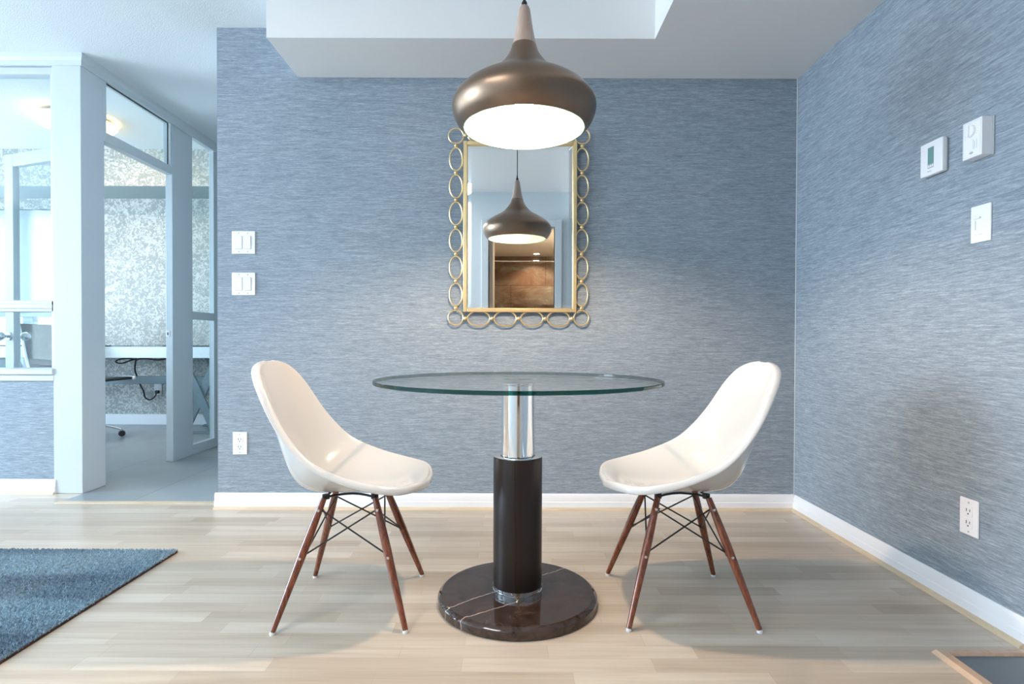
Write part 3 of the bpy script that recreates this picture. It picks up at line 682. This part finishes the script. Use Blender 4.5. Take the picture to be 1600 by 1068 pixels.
# ------------------------------------------------------------------ pendant lamp
PX, PY = 0.042, 1.906
pl = thing('pendant_lamp', 'bronze onion-shaped pendant lamp with wooden neck hanging over the table', 'pendant lamp', (PX, PY, -0.005))
prof = [(.200,1.588),(.204,1.588),(.224,1.610),(.236,1.637),(.2385,1.664),(.228,1.688),(.204,1.713),(.168,1.737),(.128,1.759),(.097,1.779),(.073,1.805),(.056,1.828),(.0465,1.846),(.0405,1.866)]
pr = [(p.x, p.z) for p in smooth_pts([(a, 0, b) for a, b in prof[1:]], 4)]
bm = bmesh.new(); lathe(bm, pr + [(0, 1.866)], 128); finish(bm, 'shade', M['bronze'], pl, sharp=60)
inner = [(.204,1.588),(.2005,1.5875),(.199,1.589),(.218,1.612),(.231,1.638),(.2335,1.662),(.223,1.684),(.199,1.704),(.163,1.725),(.125,1.745),(.094,1.765),(.06,1.780),(0,1.784)]
bm = bmesh.new(); lathe(bm, inner, 128); finish(bm, 'inner_shade', M['shadein'], pl, sharp=60)
wp = [(0, 1.865), (.0400,1.865),(.0385,1.871),(.0330,1.898),(.0275,1.930),(.0225,1.960),(.0195,1.982),(.0165,1.991),(.012,1.996),(0,1.997)]
bm = bmesh.new(); lathe(bm, wp, 64); finish(bm, 'wooden_neck', M['pendwood'], pl, sharp=50)
bm = bmesh.new(); lathe(bm, [(0, 1.996), (.0095, 1.996), (.0095, 2.006), (.005, 2.014), (.0045, 2.028), (0, 2.028)], 24); finish(bm, 'cord_grip', M['black'], pl)
tube_obj('cord', [(0, 0, 2.025), (0, 0, 2.2), (0, 0, 2.49)], 0.0032, M['black'], pl, 10)
bm = bmesh.new(); lathe(bm, [(0, 2.475), (.055, 2.477), (.060, 2.485), (.060, 2.5045), (0, 2.5045)], 40); finish(bm, 'ceiling_canopy', M['bronze'], pl)
bm = bmesh.new(); lathe(bm, [(0, 1.700), (.020, 1.700), (.021, 1.73), (.021, 1.782), (0, 1.782)], 32); sk = finish(bm, 'socket', M['device'], pl)
bm = bmesh.new(); lathe(bm, [(0, 1.628), (.016, 1.631), (.027, 1.642), (.0315, 1.658), (.029, 1.675), (.021, 1.692), (.016, 1.700), (0, 1.701)], 32); finish(bm, 'bulb', M['bulb'], pl)

# ------------------------------------------------------------------ mirror
S = 2.94/889.0
mx = lambda p: (p-798)*S
mz = lambda p: EYE + (534-p)*S
MX = 0.0465
mr = thing('wall_mirror', 'rectangular gold framed mirror bordered by gold oval rings behind the table', 'mirror', (MX, 2.951, 0))
mr.rotation_euler = (0.0045, 0, 0)
x0, x1, z0, z1 = mx(723.5)-MX, mx(900.5)-MX, mz(487), mz(221)
fw = 0.021
boxes('frame', [(x0, x0+fw, -0.012, 0.016, z0, z1), (x1-fw, x1, -0.012, 0.016, z0, z1), (x0+fw, x1-fw, -0.012, 0.016, z0, z0+fw), (x0+fw, x1-fw, -0.012, 0.016, z1-fw, z1)], M['gold'], mr, bevel=0.003)
bm = bmesh.new()
a = [(x0+fw-.002, z0+fw-.002), (x1-fw+.002, z0+fw-.002), (x1-fw+.002, z1-fw+.002), (x0+fw-.002, z1-fw+.002)]
bw = 0.022; b = [(a[0][0]+bw, a[0][1]+bw), (a[1][0]-bw, a[1][1]+bw), (a[2][0]-bw, a[2][1]-bw), (a[3][0]+bw, a[3][1]-bw)]
A = [bm.verts.new((p[0], 0.0010, p[1])) for p in a]; B = [bm.verts.new((p[0], -0.0012, p[1])) for p in b]; D = [bm.verts.new((p[0], 0.008, p[1])) for p in a]
bm.faces.new(B)
for k in range(4): bm.faces.new((A[k], A[(k+1) % 4], B[(k+1) % 4], B[k])); bm.faces.new((D[k], D[(k+1) % 4], A[(k+1) % 4], A[k]))
bm.faces.new(D[::-1])
gm = finish(bm, 'mirror_glass', M['mirror'], mr, sharp=2)
boxes('backing_board', [(x0+.01, x1-.01, 0.0161, 0.024, z0+.01, z1-.01)], M['black'], mr)
ring_n = {}
def ring(cx, cz, rx, rz, rt=0.0042):
    key = (round(rx, 4), round(rz, 4))
    if key not in ring_n:
        bm = bmesh.new(); tube(bm, [(rx*math.cos(2*PI*k/40), 0, rz*math.sin(2*PI*k/40)) for k in range(40)], rt, 10, closed=True)
        o = finish(bm, 'oval_ring', M['gold'], mr); ring_n[key] = o
    else:
        o = ring_n[key].copy(); COL.objects.link(o); o.parent = mr
    o.location = (cx, 0.0, cz)
bd = [None]
def bead(cx, cz):
    if bd[0] is None:
        bm = bmesh.new(); ball(bm, (0, 0, 0), 0.0108, 16); bd[0] = finish(bm, 'bead', M['gold'], mr); o = bd[0]
    else:
        o = bd[0].copy(); COL.objects.link(o); o.parent = mr
    o.location = (cx, 0.0, cz)
xl, xr = mx(712)-MX, mx(908.5)-MX
zt, zb = mz(213), mz(495.5)
step = (zt-zb)
cr = 0.0385
for X in (xl, xr):
    ring(X, zt, cr, cr); ring(X, zb, cr, cr)
    n = 6; gap = 0.0225
    avail = step - 2*cr; each = (avail - gap*(n+1))/n
    for k in range(n+1): bead(X, zb + cr + gap/2 + k*(each+gap))
    for k in range(n): ring(X, zb + cr + gap + each/2 + k*(each+gap), 0.0325, each/2)
for Z in (zt+.004, zb-.004):
    n = 4; gap = 0.0225; avail = (xr-xl) - 2*cr; each = (avail - gap*(n+1))/n
    for k in range(n+1): bead(xl + cr + gap/2 + k*(each+gap), Z)
    for k in range(n): ring(xl + cr + gap + each/2 + k*(each+gap), Z, each/2, 0.0385)

# ------------------------------------------------------------------ switches, outlets, thermostats
def switch_plate(loc, label):
    t = thing('light_switch', label, 'light switch', loc, 0, 'double light switches')
    boxes('cover_plate', [(-.061, .061, -.006, 0, -.059, .059)], M['device'], t, bevel=0.003, seg=3)
    for s in (-1, 1):
        bm = bmesh.new(); vs = box(bm, -.0165+s*.023, .0165+s*.023, -.011, -.006, -.033, .033)
        for v in vs:
            if v.co.z < 0 and v.co.y < -.01: v.co.y += .003
        finish(bm, 'rocker', M['device'], t, bevel=0.0012)
        boxes('rocker_gap', [(-.018+s*.023, .018+s*.023, -.0066, -.0060, -.0345, .0345)], M['devgrey'], t)
    for s in (-1, 1):
        for zz in (-.048, .048): bm = bmesh.new(); disc_to(bm, (s*.023, -.0058, zz), (0, -1, 0), 0.0032, 0.0014, 12); finish(bm, 'screw', M['devgrey'], t)
    return t
switch_plate((-1.392, YB, 1.388), 'white double rocker light switch on the left, upper of the two')
switch_plate((-1.392, YB, 1.173), 'white double rocker light switch on the left, lower of the two')
def outlet(loc, rz, label):
    t = thing('wall_outlet', label, 'outlet', loc, rz, 'white duplex wall outlets')
    boxes('cover_plate', [(-.0375, .0375, -.006, 0, -.059, .059)], M['device'], t, bevel=0.003, seg=3)
    for zz in (-.0195, .0195):
        r_ = boxes('receptacle', [(-.0165, .0165, -.0078, -.0058, zz-.0165, zz+.0165)], M['device'], t, bevel=0.001)
        bm = bmesh.new(); box(bm, -.0078, -.0054, -.0084, -.0076, zz-.002, zz+.008); box(bm, .0054, .0078, -.0084, -.0076, zz-.001, zz+.007)
        disc_to(bm, (0, -.0076, zz-.0085), (0, -1, 0), 0.0026, 0.0008, 12); finish(bm, 'slot', M['slot'], r_)
    for zz in (-.047, .047): bm = bmesh.new(); disc_to(bm, (0, -.0055, zz), (0, -1, 0), 0.003, 0.0014, 12); finish(bm, 'screw', M['devgrey'], t)
outlet((-1.413, YB, 0.342), 0, 'white duplex outlet low on the back wall, left of the left chair')
outlet((XR, 1.832, 0.313), -PI/2, 'white duplex outlet low on the right wall')
# local frame: x along the wall, y into the wall, -y out of it
th = thing('digital_thermostat', 'square white digital thermostat with green screen on the right wall', 'thermostat', (XR, 1.990, 1.519), -PI/2)
boxes('case', [(-.052, .052, -.025, -.006, -.058, .058)], M['device'], th, bevel=0.004, seg=3)
boxes('back_plate', [(-.049, .049, -.006, 0, -.055, .055)], M['devgrey'], th, bevel=0.001)
boxes('screen', [(-.014, .014, -.0256, -.0248, -.020, .038)], M['lcd'], th)
boxes('button_strip', [(-.014, .014, -.0256, -.0248, -.034, -.0205)], M['devgrey'], th)
boxes('button', [(-.011+k*.009, -.005+k*.009, -.0262, -.0254, -.031, -.024) for k in range(3)], M['device'], th, bevel=0.0005)
boxes('printed_mark', [(-.016+k*.004, -.0135+k*.004, -.0253, -.0249, -.046, -.0425) for k in range(5)], M['devgrey'], th)
t2 = thing('dial_thermostat', 'deep white thermostat with round dial on the right wall above the dimmer', 'thermostat', (XR, 1.796, 1.516), -PI/2)
boxes('case', [(-.037, .037, -.039, -.005, -.0585, .0585)], M['device'], t2, bevel=0.002)
boxes('back_plate', [(-.039, .041, -.0055, 0, -.0595, .0595)], M['devgrey'], t2, bevel=0.001)
boxes('face_line', [(-.032, .032, -.0393, -.0388, .0530, .0536), (-.032, .032, -.0393, -.0388, -.0536, -.0530), (-.0326, -.032, -.0393, -.0388, -.0536, .0536), (.032, .0326, -.0393, -.0388, -.0536, .0536)], M['devgrey'], t2)
bm = bmesh.new(); disc_to(bm, (-.004, -.0388, .026), (0, -1, 0), 0.020, 0.007, 36, 0.018); dl = finish(bm, 'dial', M['device'], t2)
boxes('dial_grip', [(-.0065, -.0015, -.050, -.045, .009, .043)], M['device'], dl, bevel=0.001)
bm = bmesh.new()
for k in range(14):
    a_ = -0.6 + k*0.33; disc_to(bm, (-.004+.0255*math.cos(a_), -.0388, .026+.0235*math.sin(a_)), (0, -1, 0), 0.0010, 0.0004, 8)
for k in range(6): box(bm, .016, .020, -.0393, -.0388, -.032+k*.005, -.0305+k*.005); 
box(bm, .005, .0062, -.0393, -.0388, -.034, -.002); box(bm, .0095, .0107, -.0393, -.0388, -.034, -.010)
finish(bm, 'scale_marks', M['devgrey'], t2)
bm = bmesh.new(); disc_to(bm, (-.002, -.0388, -.043), (0, -1, 0), 0.008, 0.0004, 20)
for v in bm.verts: v.co.z = -.043 + (v.co.z+.043)*0.5
finish(bm, 'printed_mark', M['devgrey'], t2)
dm = thing('dimmer_switch', 'flat white slider dimmer switch below the dial thermostat', 'dimmer switch', (XR, 1.800, 1.2525), -PI/2)
boxes('cover_plate', [(-.038, .038, -.006, 0, -.0585, .0585)], M['device'], dm, bevel=0.002)
boxes('slider_slot', [(-.020, -.0175, -.0064, -.0058, -.018, .012)], M['devgrey'], dm)
boxes('slider_mark', [(-.026, .002, -.0064, -.0058, .0165, .0178), (-.004, .002, -.0064, -.0058, .0165, .0225), (-.0195, -.0175, -.0064, -.0058, .024, .026)], M['devgrey'], dm)
boxes('lower_mark', [(-.022, -.014, -.0062, -.0058, -.034, -.0332), (-.008, .010, -.0062, -.0058, -.034, -.0332)], M['devgrey'], dm)

# ------------------------------------------------------------------ rug
RX0, RX1, RY0, RY1 = -3.9, -1.375, 0.5, 2.345
rg = thing('area_rug', 'slate blue shag rug with dark edge in the lower left corner', 'rug', (0, 0, 0))
boxes('backing', [(RX0, RX1, RY0, RY1, 0.0, 0.008)], M['rugback'], rg, bevel=0.001)
boxes('pile_ground', [(RX0+.002, RX1-.002, RY0+.002, RY1-.002, 0.0081, 0.0105)], M['rug'], rg)
verts, faces = [], []
def tuft(x, y, h, lx, ly, w_):
    i = len(verts); a = random.random()*PI
    for k in range(3):
        verts.append((x+w_*math.cos(a+2.094*k), y+w_*math.sin(a+2.094*k), 0.006))
    for k in range(3):
        verts.append((x+lx*.35+w_*1.1*math.cos(a+2.094*k), y+ly*.35+w_*1.1*math.sin(a+2.094*k), 0.006+h*.6))
    verts.append((x+lx, y+ly, 0.006+h))
    for k in range(3):
        j = (k+1) % 3
        faces.append((i+k, i+j, i+3+j, i+3+k)); faces.append((i+3+k, i+3+j, i+6))
yy = RY0+.003
while yy < RY1:
    near = yy > 1.1
    st = 0.0062 if near else 0.02
    xx = RX1-.003
    while xx > RX0:
        s = st if xx > -2.45 and near else 0.022
        tuft(xx+random.uniform(-.4, .4)*s, yy+random.uniform(-.4, .4)*s, random.uniform(.009, .0135), random.gauss(0, .003), random.gauss(-.001, .003), s*0.40)
        xx -= s
    yy += st
me = bpy.data.meshes.new('pile'); me.from_pydata(verts, [], faces); me.materials.append(M['rug'])
po = bpy.data.objects.new('pile', me); COL.objects.link(po); po.parent = rg; po['kind'] = 'stuff'
bpy.context.view_layer.update()
